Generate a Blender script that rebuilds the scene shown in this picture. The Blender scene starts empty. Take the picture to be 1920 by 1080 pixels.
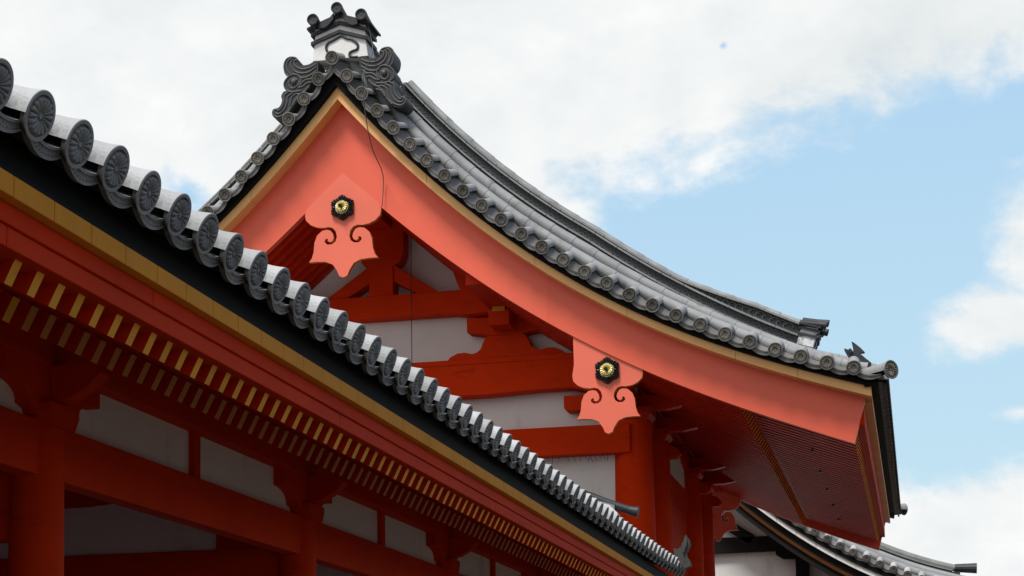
import bpy, math, random
import numpy as np
from mathutils import Vector, Matrix
from mathutils.geometry import tessellate_polygon
random.seed(4)
C = bpy.context.scene
COL = C.collection
PI = math.pi
# ---------------------------------------------------------------- camera
cd = bpy.data.cameras.new("camera"); cam = bpy.data.objects.new("camera", cd); COL.objects.link(cam)
Rv = Vector((0.975603, 0.218962, -0.015955)); Uv = Vector((0.039204, -0.102247, 0.993986)); Fv = Vector((-0.216014, 0.970361, 0.108337))
m = Matrix((Rv, Uv, -Fv)).transposed().to_4x4(); m.translation = Vector((0, 0, 1.6)); cam.matrix_world = m
cd.sensor_width = 36; cd.lens = 3412.7 * 36 / 1920; cd.shift_y = (1034.4 - 540) / 1920
cd.clip_start = 0.05; cd.clip_end = 5000
C.camera = cam
# ---------------------------------------------------------------- world
SUN_EL, SUN_AZ = math.radians(60), math.radians(200)
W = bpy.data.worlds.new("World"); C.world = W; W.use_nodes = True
nt = W.node_tree; N = nt.nodes; N.clear()
def nn(t, **k):
    n = N.new(t)
    for a, b in k.items(): setattr(n, a, b)
    return n
def lk(a, b): nt.links.new(a, b)
def mth(op, a, b=None, c=None, clamp=False):
    n = nn('ShaderNodeMath', operation=op, use_clamp=clamp)
    for i, v in enumerate((a, b, c)):
        if v is None: continue
        if isinstance(v, (int, float)): n.inputs[i].default_value = v
        else: lk(v, n.inputs[i])
    return n.outputs[0]
out = nn('ShaderNodeOutputWorld'); bg = nn('ShaderNodeBackground'); lk(bg.outputs[0], out.inputs[0])
bg.inputs[1].default_value = 0.1
sky = nn('ShaderNodeTexSky', sky_type='NISHITA', sun_disc=False); sky.sun_elevation = SUN_EL; sky.sun_rotation = SUN_AZ
sky.dust_density = 2.0
tc = nn('ShaderNodeTexCoord'); sep = nn('ShaderNodeSeparateXYZ'); lk(tc.outputs['Generated'], sep.inputs[0])
yy = mth('MAXIMUM', sep.outputs[1], 0.08)
cu = mth('DIVIDE', sep.outputs[0], yy); cv = mth('DIVIDE', sep.outputs[2], yy)
def noise(scale, det, rough=.55, dist=0.0, off=(0, 0, 0)):
    mp = nn('ShaderNodeMapping'); mp.inputs['Location'].default_value = off; mp.inputs['Scale'].default_value = (1, 1, 1.6)
    lk(tc.outputs['Generated'], mp.inputs[0])
    t = nn('ShaderNodeTexNoise'); t.inputs['Scale'].default_value = scale; t.inputs['Detail'].default_value = det
    t.inputs['Roughness'].default_value = rough; t.inputs['Distortion'].default_value = dist; lk(mp.outputs[0], t.inputs[0]); return t.outputs[0]
n1 = noise(9, 9, .62, .3); n2 = noise(28, 6, .6, .2, (3, 1, 2)); n3 = noise(3.2, 5, .5, .4, (5, 2, 0))
def ell(cx, cy, rx, ry, rot=0.0):
    a = mth('SUBTRACT', cu, cx); b = mth('SUBTRACT', cv, cy)
    ca, sa = math.cos(rot), math.sin(rot)
    a2 = mth('ADD', mth('MULTIPLY', a, ca), mth('MULTIPLY', b, sa)); b2 = mth('SUBTRACT', mth('MULTIPLY', b, ca), mth('MULTIPLY', a, sa))
    a2 = mth('DIVIDE', a2, rx); b2 = mth('DIVIDE', b2, ry)
    return mth('SUBTRACT', 1.0, mth('SQRT', mth('ADD', mth('MULTIPLY', a2, a2), mth('MULTIPLY', b2, b2))))
# great cloud bank above a slanting edge
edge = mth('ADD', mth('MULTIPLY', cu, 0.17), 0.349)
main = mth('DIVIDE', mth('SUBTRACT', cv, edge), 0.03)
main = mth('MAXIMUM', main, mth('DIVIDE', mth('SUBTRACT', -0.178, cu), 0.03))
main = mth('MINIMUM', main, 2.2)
# out of view on the right, cloud is cleared to dim right-facing sides
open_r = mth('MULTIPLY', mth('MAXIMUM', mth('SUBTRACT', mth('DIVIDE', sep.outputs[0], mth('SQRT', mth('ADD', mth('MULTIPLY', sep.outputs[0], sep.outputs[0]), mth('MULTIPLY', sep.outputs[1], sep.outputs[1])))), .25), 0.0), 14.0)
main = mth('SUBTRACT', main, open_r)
f = main
for e in (ell(.085, .262, .034, .040), ell(.050, .226, .036, .020), ell(.14, .25, .07, .05), mth('SUBTRACT', mth('MULTIPLY', ell(.060, .176, .012, .006), .5), .35)):
    f = mth('MAXIMUM', f, mth('MULTIPLY', e, 1.6))
low = mth('DIVIDE', mth('SUBTRACT', 0.143, cv), 0.02); low = mth('MINIMUM', low, 2.0)
f = mth('MAXIMUM', f, low)
# gaps in the bank
f = mth('SUBTRACT', f, mth('MULTIPLY', mth('MAXIMUM', ell(-.420, .335, .06, .034, -.7), 0.0), 3.0))
f = mth('SUBTRACT', f, mth('MULTIPLY', mth('MAXIMUM', ell(-.095, .396, .0075, .0065, .6), 0.0), 2.45))
nz = mth('ADD', mth('MULTIPLY', mth('SUBTRACT', n1, .5), 3.3), mth('MULTIPLY', mth('SUBTRACT', n2, .5), 1.9))
mask = nn('ShaderNodeMapRange', interpolation_type='SMOOTHSTEP'); mask.inputs[1].default_value = -.45; mask.inputs[2].default_value = .75
lk(mth('ADD', f, nz), mask.inputs[0])
# cloud colour, with soft grey undersides
cr = nn('ShaderNodeValToRGB'); lk(mth('ADD', mth('MULTIPLY', n3, .56), mth('ADD', mth('MULTIPLY', n1, .32), mth('MULTIPLY', n2, .18))), cr.inputs[0])
cr.color_ramp.elements[0].position = .36; cr.color_ramp.elements[0].color = (.68, .725, .74, 1)
cr.color_ramp.elements[1].position = .62; cr.color_ramp.elements[1].color = (.93, .93, .925, 1)
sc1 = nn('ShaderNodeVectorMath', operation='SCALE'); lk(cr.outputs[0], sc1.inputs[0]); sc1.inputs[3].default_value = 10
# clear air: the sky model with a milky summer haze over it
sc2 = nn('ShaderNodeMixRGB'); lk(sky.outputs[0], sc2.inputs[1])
side = nn('ShaderNodeMapRange', interpolation_type='SMOOTHSTEP'); side.inputs[1].default_value = .12; side.inputs[2].default_value = .7; side.inputs[3].default_value = .93; side.inputs[4].default_value = .0  # haze drops out beyond the view on the right, for dimmer blue light
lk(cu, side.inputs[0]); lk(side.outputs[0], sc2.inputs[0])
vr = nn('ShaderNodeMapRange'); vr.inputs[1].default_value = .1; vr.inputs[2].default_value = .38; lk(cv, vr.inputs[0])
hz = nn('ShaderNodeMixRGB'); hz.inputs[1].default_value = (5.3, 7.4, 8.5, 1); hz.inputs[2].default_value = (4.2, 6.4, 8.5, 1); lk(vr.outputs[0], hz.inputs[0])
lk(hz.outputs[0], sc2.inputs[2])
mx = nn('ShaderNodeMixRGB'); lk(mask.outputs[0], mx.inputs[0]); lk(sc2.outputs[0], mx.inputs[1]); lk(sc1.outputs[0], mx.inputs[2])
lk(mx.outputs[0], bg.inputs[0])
# ---------------------------------------------------------------- sun (veiled by cloud)
sl = bpy.data.lights.new("sun", 'SUN'); sl.energy = 3.3; sl.angle = math.radians(15); sl.color = (1, .965, .92)
so = bpy.data.objects.new("sun", sl); COL.objects.link(so)
sd = Vector((math.sin(SUN_AZ) * math.cos(SUN_EL), math.cos(SUN_AZ) * math.cos(SUN_EL), math.sin(SUN_EL)))
so.rotation_euler = sd.to_track_quat('Z', 'Y').to_euler(); so.location = (0, 0, 30)
C.view_settings.view_transform = 'Standard'; C.view_settings.look = 'None'; C.view_settings.exposure = 0.12; C.view_settings.gamma = 1
C.cycles.max_bounces = 8; C.cycles.diffuse_bounces = 4

# ---------------------------------------------------------------- materials
def mat(name, col, rough=.6, spec=.5, var=.08, nscale=3.0, bump=0.0, bscale=40, metal=0.0, stain=None, rnd=0.0, grain=None, coat=0.0):
    M = bpy.data.materials.new(name); M.use_nodes = True; t = M.node_tree; b = t.nodes['Principled BSDF']
    b.inputs['Roughness'].default_value = rough; b.inputs['Specular IOR Level'].default_value = spec; b.inputs['Metallic'].default_value = metal
    b.inputs['Coat Weight'].default_value = coat; b.inputs['Coat Roughness'].default_value = .35
    co = t.nodes.new('ShaderNodeTexCoord'); mp = t.nodes.new('ShaderNodeMapping'); t.links.new(co.outputs['Object'], mp.inputs[0])
    if grain: mp.inputs['Scale'].default_value = grain
    n = t.nodes.new('ShaderNodeTexNoise'); n.inputs['Scale'].default_value = nscale; n.inputs['Detail'].default_value = 8; n.inputs['Roughness'].default_value = .65
    t.links.new(mp.outputs[0], n.inputs[0])
    r = t.nodes.new('ShaderNodeValToRGB'); t.links.new(n.outputs[0], r.inputs[0])
    r.color_ramp.elements[0].position = .3; r.color_ramp.elements[1].position = .72
    r.color_ramp.elements[0].color = [c * (1 - var) for c in col] + [1]; r.color_ramp.elements[1].color = [min(1, c * (1 + var)) for c in col] + [1]
    last = r.outputs[0]
    if stain:
        n2 = t.nodes.new('ShaderNodeTexNoise'); n2.inputs['Scale'].default_value = stain[1]; n2.inputs['Detail'].default_value = 10; n2.inputs['Roughness'].default_value = .7
        mp2 = t.nodes.new('ShaderNodeMapping'); mp2.inputs['Scale'].default_value = stain[3] if len(stain) > 3 else (1, 1, 1); mp2.inputs['Location'].default_value = (3, 7, 1)
        t.links.new(co.outputs['Object'], mp2.inputs[0]); t.links.new(mp2.outputs[0], n2.inputs[0])
        r2 = t.nodes.new('ShaderNodeValToRGB'); r2.color_ramp.elements[0].position = stain[2]; r2.color_ramp.elements[1].position = stain[2] + .14
        r2.color_ramp.elements[0].color = (0, 0, 0, 1); r2.color_ramp.elements[1].color = (1, 1, 1, 1); t.links.new(n2.outputs[0], r2.inputs[0])
        m2 = t.nodes.new('ShaderNodeMixRGB'); t.links.new(r2.outputs[0], m2.inputs[0]); t.links.new(last, m2.inputs[1]); m2.inputs[2].default_value = list(stain[0]) + [1]; last = m2.outputs[0]
    if rnd:
        oi = t.nodes.new('ShaderNodeObjectInfo'); mr = t.nodes.new('ShaderNodeMapRange'); mr.inputs[3].default_value = 1 - rnd; mr.inputs[4].default_value = 1 + rnd
        t.links.new(oi.outputs['Random'], mr.inputs[0]); h = t.nodes.new('ShaderNodeHueSaturation'); t.links.new(mr.outputs[0], h.inputs['Value']); t.links.new(last, h.inputs['Color']); last = h.outputs[0]
    t.links.new(last, b.inputs['Base Color'])
    if bump:
        nb = t.nodes.new('ShaderNodeTexNoise'); nb.inputs['Scale'].default_value = bscale; nb.inputs['Detail'].default_value = 6; t.links.new(mp.outputs[0], nb.inputs[0])
        bp = t.nodes.new('ShaderNodeBump'); bp.inputs['Strength'].default_value = bump; bp.inputs['Distance'].default_value = .01
        t.links.new(nb.outputs[0], bp.inputs['Height']); t.links.new(bp.outputs[0], b.inputs['Normal'])
    return M
M_RED = mat('vermilion_paint', (.66, .038, .003), .6, .04, .12, 1.5, .10, 60, stain=((.50, .026, .002), 1.6, .56, (1.5, .35, 5)))
M_HAFU = mat('vermilion_board', (.78, .104, .045), .5, .6, .06, 1.3, .06, 50, stain=((.72, .074, .022), 2.5, .60, (1.5, 1, .25)))
M_PEND = mat('pale_vermilion', (.79, .140, .075), .5, .6, .06, 1.5, .06, 50, stain=((.74, .115, .055), 3.5, .60, (1.5, 1, .4)))
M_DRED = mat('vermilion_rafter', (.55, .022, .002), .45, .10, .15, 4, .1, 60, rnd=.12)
M_OCHG = mat('ochre_gable', (.86, .44, .13), .55, .9, .08, 2.0, .05, 50)
M_OCH = mat('ochre_paint', (.80, .32, .03), .6, .05, .10, 2.0, .05, 50, stain=((.55, .20, .02), 9, .63), rnd=.10)
M_TIP = mat('rafter_end_paint', (.84, .38, .05), .6, .05, .10, 2.0, .05, 50, stain=((.50, .20, .03), 11, .60), rnd=.14)
M_OCHE = mat('ochre_edge', (.58, .20, .025), .6, .5, .10, 4)
M_PLA = mat('plaster', (.82, .80, .77), .85, .3, .05, 1.2, .12, 30, stain=((.60, .57, .53), 2.6, .57, (1, 1, .3)))
M_TILE = mat('silver_tile', (.41, .415, .425), .72, .3, .16, 5, .15, 60, stain=((.17, .175, .17), 8, .57), rnd=.20)
M_TILER = mat('tile_row', (.29, .295, .30), .6, .4, .22, 2.2, .2, 60, stain=((.17, .17, .16), 3.0, .55))
M_FACE = mat('tile_face', (.25, .255, .25), .6, .5, .18, 9, .25, 80, rnd=.15)
M_FACER = mat('tile_face_gate', (.17, .165, .155), .6, .45, .2, 9, .25, 80, stain=((.10, .06, .025), 5, .55), rnd=.25)
M_CREST = mat('gate_crest', (.20, .19, .165), .6, .3, .3, 9, .2, 80, stain=((.10, .065, .03), 4, .52), rnd=.4)
M_PAN = mat('shaded_pan_tile', (.07, .072, .075), .7, .2, .25, 8, .2, 60)  # dark tone stands in for shade in the pans and inside the barrels
M_DTILE = mat('dark_tile', (.028, .030, .036), .5, .35, .25, 6, .25, 50, stain=((.10, .105, .10), 8, .6))
M_MTILE = mat('noshi_tile', (.22, .225, .22), .5, .5, .22, 3, .2, 50, stain=((.10, .10, .10), 5, .58))
M_WAVE = mat('wave_tile', (.085, .085, .08), .55, .4, .3, 5, .2, 50)
M_BLACK = mat('black_board', (.006, .006, .006), .7, .1, .2, 4)
M_LACQ = mat('black_lacquer', (.008, .008, .010), .3, .5, .1, 5)
M_GOLD = mat('gold_leaf', (.98, .83, .42), .42, .5, .1, 20, metal=1.0)
M_OPLA = mat('weathered_plaster', (.78, .77, .75), .8, .3, .06, 3, .2, 30, stain=((.35, .36, .35), 9, .63))
M_MOSSD = mat('lichened_tile', (.065, .066, .058), .6, .4, .35, 10, .3, 40)
M_MOSSL = mat('blotched_plaster', (.62, .63, .63), .85, .3, .2, 12, .3, 30, stain=((.14, .15, .15), 9, .48))
M_MOSS = mat('mottled_plaster', (.42, .43, .42), .85, .3, .3, 12, .3, 30, stain=((.10, .11, .11), 11, .5))
M_BROWN = mat('brown_wood', (.08, .028, .008), .6, .1, .2, 3, grain=(.4, 1, 6))
M_DWOOD = mat('dark_wood', (.010, .008, .007), .7, .2, .3, 3)
M_WIRE = mat('wire', (.03, .025, .025), .5, .5, .1, 5)
M_GROUND = mat('gravel', (.072, .060, .049), .95, .2, .25, 30, .5, 120)

# ---------------------------------------------------------------- builder
def wloc(o):
    v = Vector((0, 0, 0))
    while o: v += o.location; o = o.parent
    return v
class MB:
    def __init__(s): s.v = []; s.f = []; s.m = []
    def add(s, vs, fs, mi=0):
        o = len(s.v); s.v += [tuple(p) for p in vs]
        for q in fs: s.f.append(tuple(o + i for i in q)); s.m.append(mi)
    def box(s, x0, x1, y0, y1, z0, z1, mi=0):
        s.add([(x0, y0, z0), (x1, y0, z0), (x1, y1, z0), (x0, y1, z0), (x0, y0, z1), (x1, y0, z1), (x1, y1, z1), (x0, y1, z1)],
              [(0, 3, 2, 1), (4, 5, 6, 7), (0, 1, 5, 4), (1, 2, 6, 5), (2, 3, 7, 6), (3, 0, 4, 7)], mi)
    def bar(s, a, b, w, h, up=(0, 0, 1), mi=0):
        a = Vector(a); b = Vector(b); t = (b - a).normalized(); u = Vector(up); sd_ = t.cross(u).normalized(); u = sd_.cross(t)
        vs = [];
        for p in (a, b):
            for i, j in ((-1, -1), (1, -1), (1, 1), (-1, 1)): vs.append(p + sd_ * w / 2 * i + u * h / 2 * j)
        s.add(vs, [(0, 3, 2, 1), (4, 5, 6, 7), (0, 1, 5, 4), (1, 2, 6, 5), (2, 3, 7, 6), (3, 0, 4, 7)], mi)
    def prism(s, poly, a0, a1, plane='xz', mi=0, side=None, cap1=True):
        # poly = 2-D outline; extruded along the remaining axis from a0 to a1
        def P(p, a):
            if plane == 'xz': return (p[0], a, p[1])
            if plane == 'yz': return (a, p[0], p[1])
            return (p[0], p[1], a)
        n = len(poly); tr = tessellate_polygon([[Vector((p[0], p[1], 0)) for p in poly]])
        vs = [P(p, a0) for p in poly] + [P(p, a1) for p in poly]
        s.add(vs, [tuple(t) for t in tr], mi); o = len(s.v) - 2 * n
        for t in tr: s.f.append(tuple(o + n + i for i in reversed(t))); s.m.append(mi)
        for i in range(n):
            j = (i + 1) % n; s.f.append((o + i, o + j, o + n + j, o + n + i)); s.m.append(mi if side is None else side)
    def sweep(s, rings, closed=True, caps=True, mi=0):
        n = len(rings[0]); o = len(s.v)
        for r in rings: s.v += [tuple(p) for p in r]
        for i in range(len(rings) - 1):
            for j in range(n if closed else n - 1):
                k = (j + 1) % n; s.f.append((o + i * n + j, o + i * n + k, o + (i + 1) * n + k, o + (i + 1) * n + j)); s.m.append(mi)
        if caps and closed:
            s.f.append(tuple(o + i for i in reversed(range(n)))); s.m.append(mi)
            s.f.append(tuple(o + (len(rings) - 1) * n + i for i in range(n))); s.m.append(mi)
    def tube(s, path, r, n=12, up=(0, 1, 0), mi=0, caps=True):
        path = [Vector(p) for p in path]; rr = r if isinstance(r, (list, tuple)) else [r] * len(path); rings = []
        for i, p in enumerate(path):
            t = (path[min(i + 1, len(path) - 1)] - path[max(i - 1, 0)]).normalized(); u = Vector(up)
            if abs(t.dot(u)) > .95: u = Vector((1, 0, 0))
            a = t.cross(u).normalized(); b = a.cross(t)
            rings.append([p + (a * math.cos(2 * PI * k / n) + b * math.sin(2 * PI * k / n)) * rr[i] for k in range(n)])
        s.sweep(rings, True, caps, mi)
    def build(s, name, mats, parent=None, smooth=False, bevel=0.0, ang=40):
        off = wloc(parent) if parent else Vector((0, 0, 0))
        me = bpy.data.meshes.new(name); me.from_pydata([Vector(p) - off for p in s.v], [], s.f)
        for mm in (mats if isinstance(mats, (list, tuple)) else [mats]): me.materials.append(mm)
        me.polygons.foreach_set('material_index', s.m); me.update()
        import bmesh
        bm = bmesh.new(); bm.from_mesh(me); bmesh.ops.recalc_face_normals(bm, faces=bm.faces); bm.to_mesh(me); bm.free()
        if smooth:
            me.polygons.foreach_set('use_smooth', [True] * len(me.polygons)); me.set_sharp_from_angle(angle=math.radians(ang))
        o = bpy.data.objects.new(name, me); COL.objects.link(o); o.parent = parent
        if bevel:
            bv = o.modifiers.new('bevel', 'BEVEL'); bv.width = bevel; bv.segments = 2; bv.limit_method = 'ANGLE'; bv.angle_limit = math.radians(50)
        return o
def thing(name, loc, label, cat, group=None):
    o = bpy.data.objects.new(name, None); COL.objects.link(o); o.location = loc; o['label'] = label; o['category'] = cat
    if group: o['group'] = group
    o.empty_display_size = .2
    return o
def sub(name, parent, wl, rot=(0, 0, 0)):
    o = bpy.data.objects.new(name, None); COL.objects.link(o); o.parent = parent; o.location = Vector(wl) - wloc(parent); o.rotation_euler = rot; return o
def place(src, parent, wl, rot=(0, 0, 0), scale=1.0, fresh=False):
    """copy a part (and its sub-parts) to a world position under the same thing"""
    o = src if fresh else src.copy()
    if not fresh: COL.objects.link(o)
    o.parent = parent; o.location = Vector(wl) - wloc(parent); o.rotation_euler = rot; o.scale = (scale,) * 3
    if not fresh:
        for ch in list(src.children):
            c = ch.copy(); COL.objects.link(c); c.parent = o
    return o
def frange(a, b, n): return [a + (b - a) * i / n for i in range(n + 1)]
def pf(pts, deg):
    a = np.array(pts); return np.poly1d(np.polyfit(a[:, 0], a[:, 1], deg))

# ---------------------------------------------------------------- ground
g = MB(); g.add([(-600, -600, 0), (600, -600, 0), (600, 600, 0), (-600, 600, 0)], [(0, 1, 2, 3)])
go = g.build('ground', M_GROUND); go['kind'] = 'structure'

# ---------------------------------------------------------------- eave tiles (local: face looks along +X, tube runs back along -X)
def petal_mesh(R, npet, depth):
    mb = MB(); seg = npet * 6; rad = [.0, .10, .16, .30, .45, .58, .68, .76, .80]
    rings = []
    for r in rad:
        ring = []
        for k in range(seg):
            th = 2 * PI * k / seg; t = ((k % 6) / 6.0) * 2 - 1
            w = math.sqrt(max(0, 1 - t * t)); tip = .74 - .10 * t * t
            h = 0.0
            if r < .13: h = .015
            elif r < tip: h = .003 + .0175 * w * min(1, (r - .10) / .25)
            if r == .16: h = .004 + .004 * w
            ring.append((-depth + h * R / .08, math.cos(th) * r * R, math.sin(th) * r * R))
        rings.append(ring)
    mb.sweep(rings[1:], True, False)
    mb.add([(-depth + .013 * R / .08, 0, 0)] + rings[1], [(0, i + 1, (i + 1) % seg + 1) for i in range(seg)])
    return mb
def round_tile(R, L, rise, depth=.014, npet=16, mats=(M_TILE, M_FACE)):
    mb = MB(); n = 40
    def ring(x, r, zo=0.0): return [(x, math.cos(2 * PI * k / n) * r, math.sin(2 * PI * k / n) * r + zo) for k in range(n)]
    # recess wall, rim face, rim edge, flared barrel
    mb.sweep([ring(-depth, R * .80), ring(-.002, R * .81), ring(0, R * .84), ring(0, R * .97)], True, False, 1)
    mb.sweep([ring(0, R * .97), ring(-.003, R)], True, False, 1)
    bar = [(-.003, R), (-.014, R * .99), (-.035, R * .945), (-.07, R * .895), (-.13, R * .855), (-L * .5, R * .83), (-L, R * .83)]
    def half(x, r): return [(x, math.cos(a) * r, math.sin(a) * r) for a in frange(-.16, PI + .16, 24)]
    mb.sweep([half(x, r) for x, r in bar], False, False, 0)
    mb.sweep([half(x, r - .016) for x, r in bar[2:]], False, False, len(mats))
    mb.sweep([ring(-.003, R), ring(-.016, R * .90), ring(-.030, R * .86), ring(-.032, R * .1)], True, False, len(mats))
    o = mb.build('round_eave_tile', list(mats) + [M_PAN], None, True, ang=35)
    c = petal_mesh(R, npet, depth).build('flower_crest', mats[-1], None, True, ang=60); c.parent = o
    return o
def drip_tile(P, R, L, rise, mats=(M_TILE, M_FACE), PANMI=0, hi=0):
    # shallow pan tile between two round tiles, its front lip a crescent band
    mb = MB(); hw = P / 2 + .006; n = 14
    def arc(t, z0, sag): return (hw * t, z0 - sag * (1 - t * t))
    ts = [-1 + 2 * i / n for i in range(n + 1)]
    sag = R * .95
    top = [arc(t, -R * .12, sag * (.50 if hi else .52)) for t in ts]; bot = [arc(t, -R * (.60 if hi else .50), sag * (.76 if hi else .74)) for t in ts]
    x0 = -.03
    for (a, b, xo) in ((0, .22, .008), (.22, .78, 0), (.78, 1, .008)):
        r0 = [(x0 + xo, t[0] * (1 - a) + q[0] * a, t[1] * (1 - a) + q[1] * a) for t, q in zip(top, bot)]
        r1 = [(x0 + xo, t[0] * (1 - b) + q[0] * b, t[1] * (1 - b) + q[1] * b) for t, q in zip(top, bot)]
        r1b = [(x0 - .02, p[1], p[2]) for p in r1]; r0b = [(x0 - .02, p[1], p[2]) for p in r0]
        mb.sweep([r0b, r0, r1, r1b], False, False, 1)
        if xo == 0:   # arabesque relief: a run of small knobs
            for k in range(1, 2 * n, 1):
                t = -1 + k / n; i = min(n - 1, int((t + 1) / 2 * n)); fr = (t + 1) / 2 * n - i
                cc = (np.array(r0[i]) * (1 - fr) + np.array(r0[i + 1]) * fr + np.array(r1[i]) * (1 - fr) + np.array(r1[i + 1]) * fr) / 2
                cc = cc + np.array([0, 0, (.006 if k % 2 else -.006)])
                q = .0055
                mb.add([(cc[0] + .006, cc[1], cc[2])] + [(cc[0], cc[1] + q * math.cos(a_), cc[2] + q * math.sin(a_)) for a_ in (0, PI / 2, PI, 3 * PI / 2)], [(0, 1, 2), (0, 2, 3), (0, 3, 4), (0, 4, 1)], 1)
    u0 = [(x0 + .0, p[0], p[1]) for p in top]; u1 = [(-L, p[0], p[1] + L * rise) for p in top]
    mb.sweep([u0, u1], False, False, PANMI)  # the dark colour of this pan surface stands in for shade
    l0 = [(x0 - .02, p[0], p[1] - .02) for p in top]; l1 = [(-L, p[0], p[1] + L * rise - .02) for p in top]
    mb.sweep([l0, l1], False, False, 0)
    return mb.build('pan_eave_tile', mats, None, True, ang=35)

# ================================================================ CORRIDOR (foreground)
SP = .30
XE = -2.855; ZE = 3.778
cor = thing('corridor_building', (-4.57, 13.0, 0), 'long vermilion corridor in the left foreground with shaded rafters under its grey tiled eave', 'building')
YA, YB = 2.6, 23.05
def seg_boards(mb, x0, x1, z0, z1, ya, yb, step, gap=.005, mi=0):
    y = ya
    while y < yb - .01:
        e = min(y + step, yb); mb.box(x0, x1, y, e - gap, z0, z1, mi); y = e
rt = round_tile(.090, .42, 0); dt = drip_tile(SP, .088, .42, 0, mats=(M_PAN, M_FACE)); TL = math.atan(.40)
first = True
for k in range(-21, 47):
    y = SP * (k + 30.43)
    lift = max(0, y - 20.5) ** 2 * .008 + .0018 * (y - 5.8)
    jz = random.uniform(-.0025, .0025); jr = (random.uniform(-.05, .05), TL + random.uniform(-.02, .02), random.uniform(-.025, .025))
    place(rt, cor, (XE, y, ZE + lift + jz), jr, 1, fresh=first)
    place(dt, cor, (XE - .012, y + SP / 2, ZE + lift + random.uniform(-.002, .002)), (random.uniform(-.015, .015), TL + random.uniform(-.015, .015), 0), 1, fresh=first)
    first = False
# tile field: rows running up to the ridge
mb = MB()
def corz(x): d = XE - x; return ZE + .40 * d + .025 * d * d
xs = [XE - .42, -3.6, -4.2, -5.0, -6.0, -7.0]
for k in range(-21, 47):
    y = SP * (k + 30.43); lift = max(0, y - 20.5) ** 2 * .008 + .0018 * (y - 5.8)
    mb.tube([(x, y, corz(x) + lift) for x in xs], .071, 8)
mb.sweep([[(x, YA - .1, corz(x) - .06) for x in xs], [(x, YB, corz(x) - .06) for x in xs]], False, False)
mb.sweep([[(x, YA - .1, corz(-14.0 - x) - .06) for x in (-7.0, -8, -9, -10, -11.2)], [(x, YB, corz(-14.0 - x) - .06) for x in (-7.0, -8, -9, -10, -11.2)]], False, False)
mb.build('roof_tile_field', M_TILER, cor, True)
mb = MB(); mb.box(-7.2, -6.8, YA, YB, 5.3, 6.1); mb.tube([(-7, YA, 6.12), (-7, YB, 6.12)], .12, 10); mb.build('main_ridge', M_MTILE, cor)
# black tile bed, ochre board, fascia
mb = MB(); mb.box(-3.30, -3.01, YA, YB, 3.60, 3.74); mb.box(-3.30, -2.965, YA, YB, 3.583, 3.60); mb.build('tile_batten', M_BLACK, cor)
mb = MB(); seg_boards(mb, -3.2, -2.955, 3.503, 3.580, YA - .06, YB, SP, .006); mb.build('ochre_edge_board', M_OCH, cor, bevel=.003)
mb = MB(); seg_boards(mb, -3.2, -3.0, 3.428, 3.500, YA, YB, 4.2); seg_boards(mb, -3.2, -3.012, 3.352, 3.4265, YA - .7, YB, 3.7); mb.build('eave_fascia', M_RED, cor, bevel=.004)
# rafters
def rafter(L, slope, w, h, name, mats):
    mb = MB(); q_ = h * slope / (1 + slope * slope); mb.add([(-q_, -w / 2, -h + q_ * slope), (-q_, w / 2, -h + q_ * slope), (0, w / 2, 0), (0, -w / 2, 0), (-L, -w / 2, -h + L * slope), (-L, w / 2, -h + L * slope), (-L, w / 2, L * slope), (-L, -w / 2, L * slope)],
                     [(0, 1, 2, 3)], 1)
    o = len(mb.v) - 8
    for q in ((7, 6, 5, 4), (0, 4, 5, 1), (1, 5, 6, 2), (2, 6, 7, 3), (3, 7, 4, 0)): mb.f.append(q); mb.m.append(0)
    return mb
rmb = rafter(.75, .50, .055, .105, 'flying_rafter', None); RS = .168
y0 = 6.615; cnt = 0; last = None; extra = MB()
for k in range(-24, 100):
    y = y0 + RS * k
    if y > YB - .05: break
    if 0 <= k + 4 < 95:
        if last is None: last = rmb.build('flying_rafter', [M_DRED, M_TIP], cor); last.location = Vector((-3.06, y, 3.352)) - wloc(cor); last.data.transform(Matrix.Translation(wloc(cor)))
        else: place(last, cor, (-3.06, y, 3.352 + random.uniform(-.003, .003)))
    else:
        extra.add([(p[0] - 3.06, p[1] + y, p[2] + 3.352) for p in rmb.v], rmb.f)
        for i in range(6): extra.m[-6 + i] = rmb.m[i]
ex = extra.build('rafter_row', [M_DRED, M_TIP], cor); ex['kind'] = 'stuff'
rmb = rafter(1.35, .52, .060, .125, 'base_rafter', None); last = None; extra = MB()
for k in range(-30, 100):
    y = 7.36 + RS * k
    if y > YB - .05: break
    if 0 <= k + 2 < 95:
        if last is None: last = rmb.build('base_rafter', [M_DRED, M_OCHE], cor); last.location = Vector((-3.64, y, 3.522)) - wloc(cor); last.data.transform(Matrix.Translation(wloc(cor)))  # lower rafter ends get a darker ochre in place of deeper shade
        else: place(last, cor, (-3.64, y, 3.522 + random.uniform(-.003, .003)))
    else:
        extra.add([(p[0] - 3.64, p[1] + y, p[2] + 3.522) for p in rmb.v], rmb.f)
        for i in range(6): extra.m[-6 + i] = rmb.m[i]
ex = extra.build('rafter_row', [M_DRED, M_TIP], cor); ex['kind'] = 'stuff'
mb = MB(); mb.box(-3.78, -3.66, YA, YB, 3.528, 3.585); mb.build('rafter_rail', M_DRED, cor)
mb = MB()
mb.sweep([[(-3.05, YA, 3.356), (-3.7, YA, 3.675), (-3.7, YA, 3.70), (-3.05, YA, 3.385)], [(-3.05, YB, 3.356), (-3.7, YB, 3.675), (-3.7, YB, 3.70), (-3.05, YB, 3.385)]])
mb.sweep([[(-3.66, YA, 3.586), (-5.1, YA, 4.29), (-5.1, YA, 4.33), (-3.66, YA, 3.62)], [(-3.66, YB, 3.586), (-5.1, YB, 4.29), (-5.1, YB, 4.33), (-3.66, YB, 3.62)]])
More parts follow.
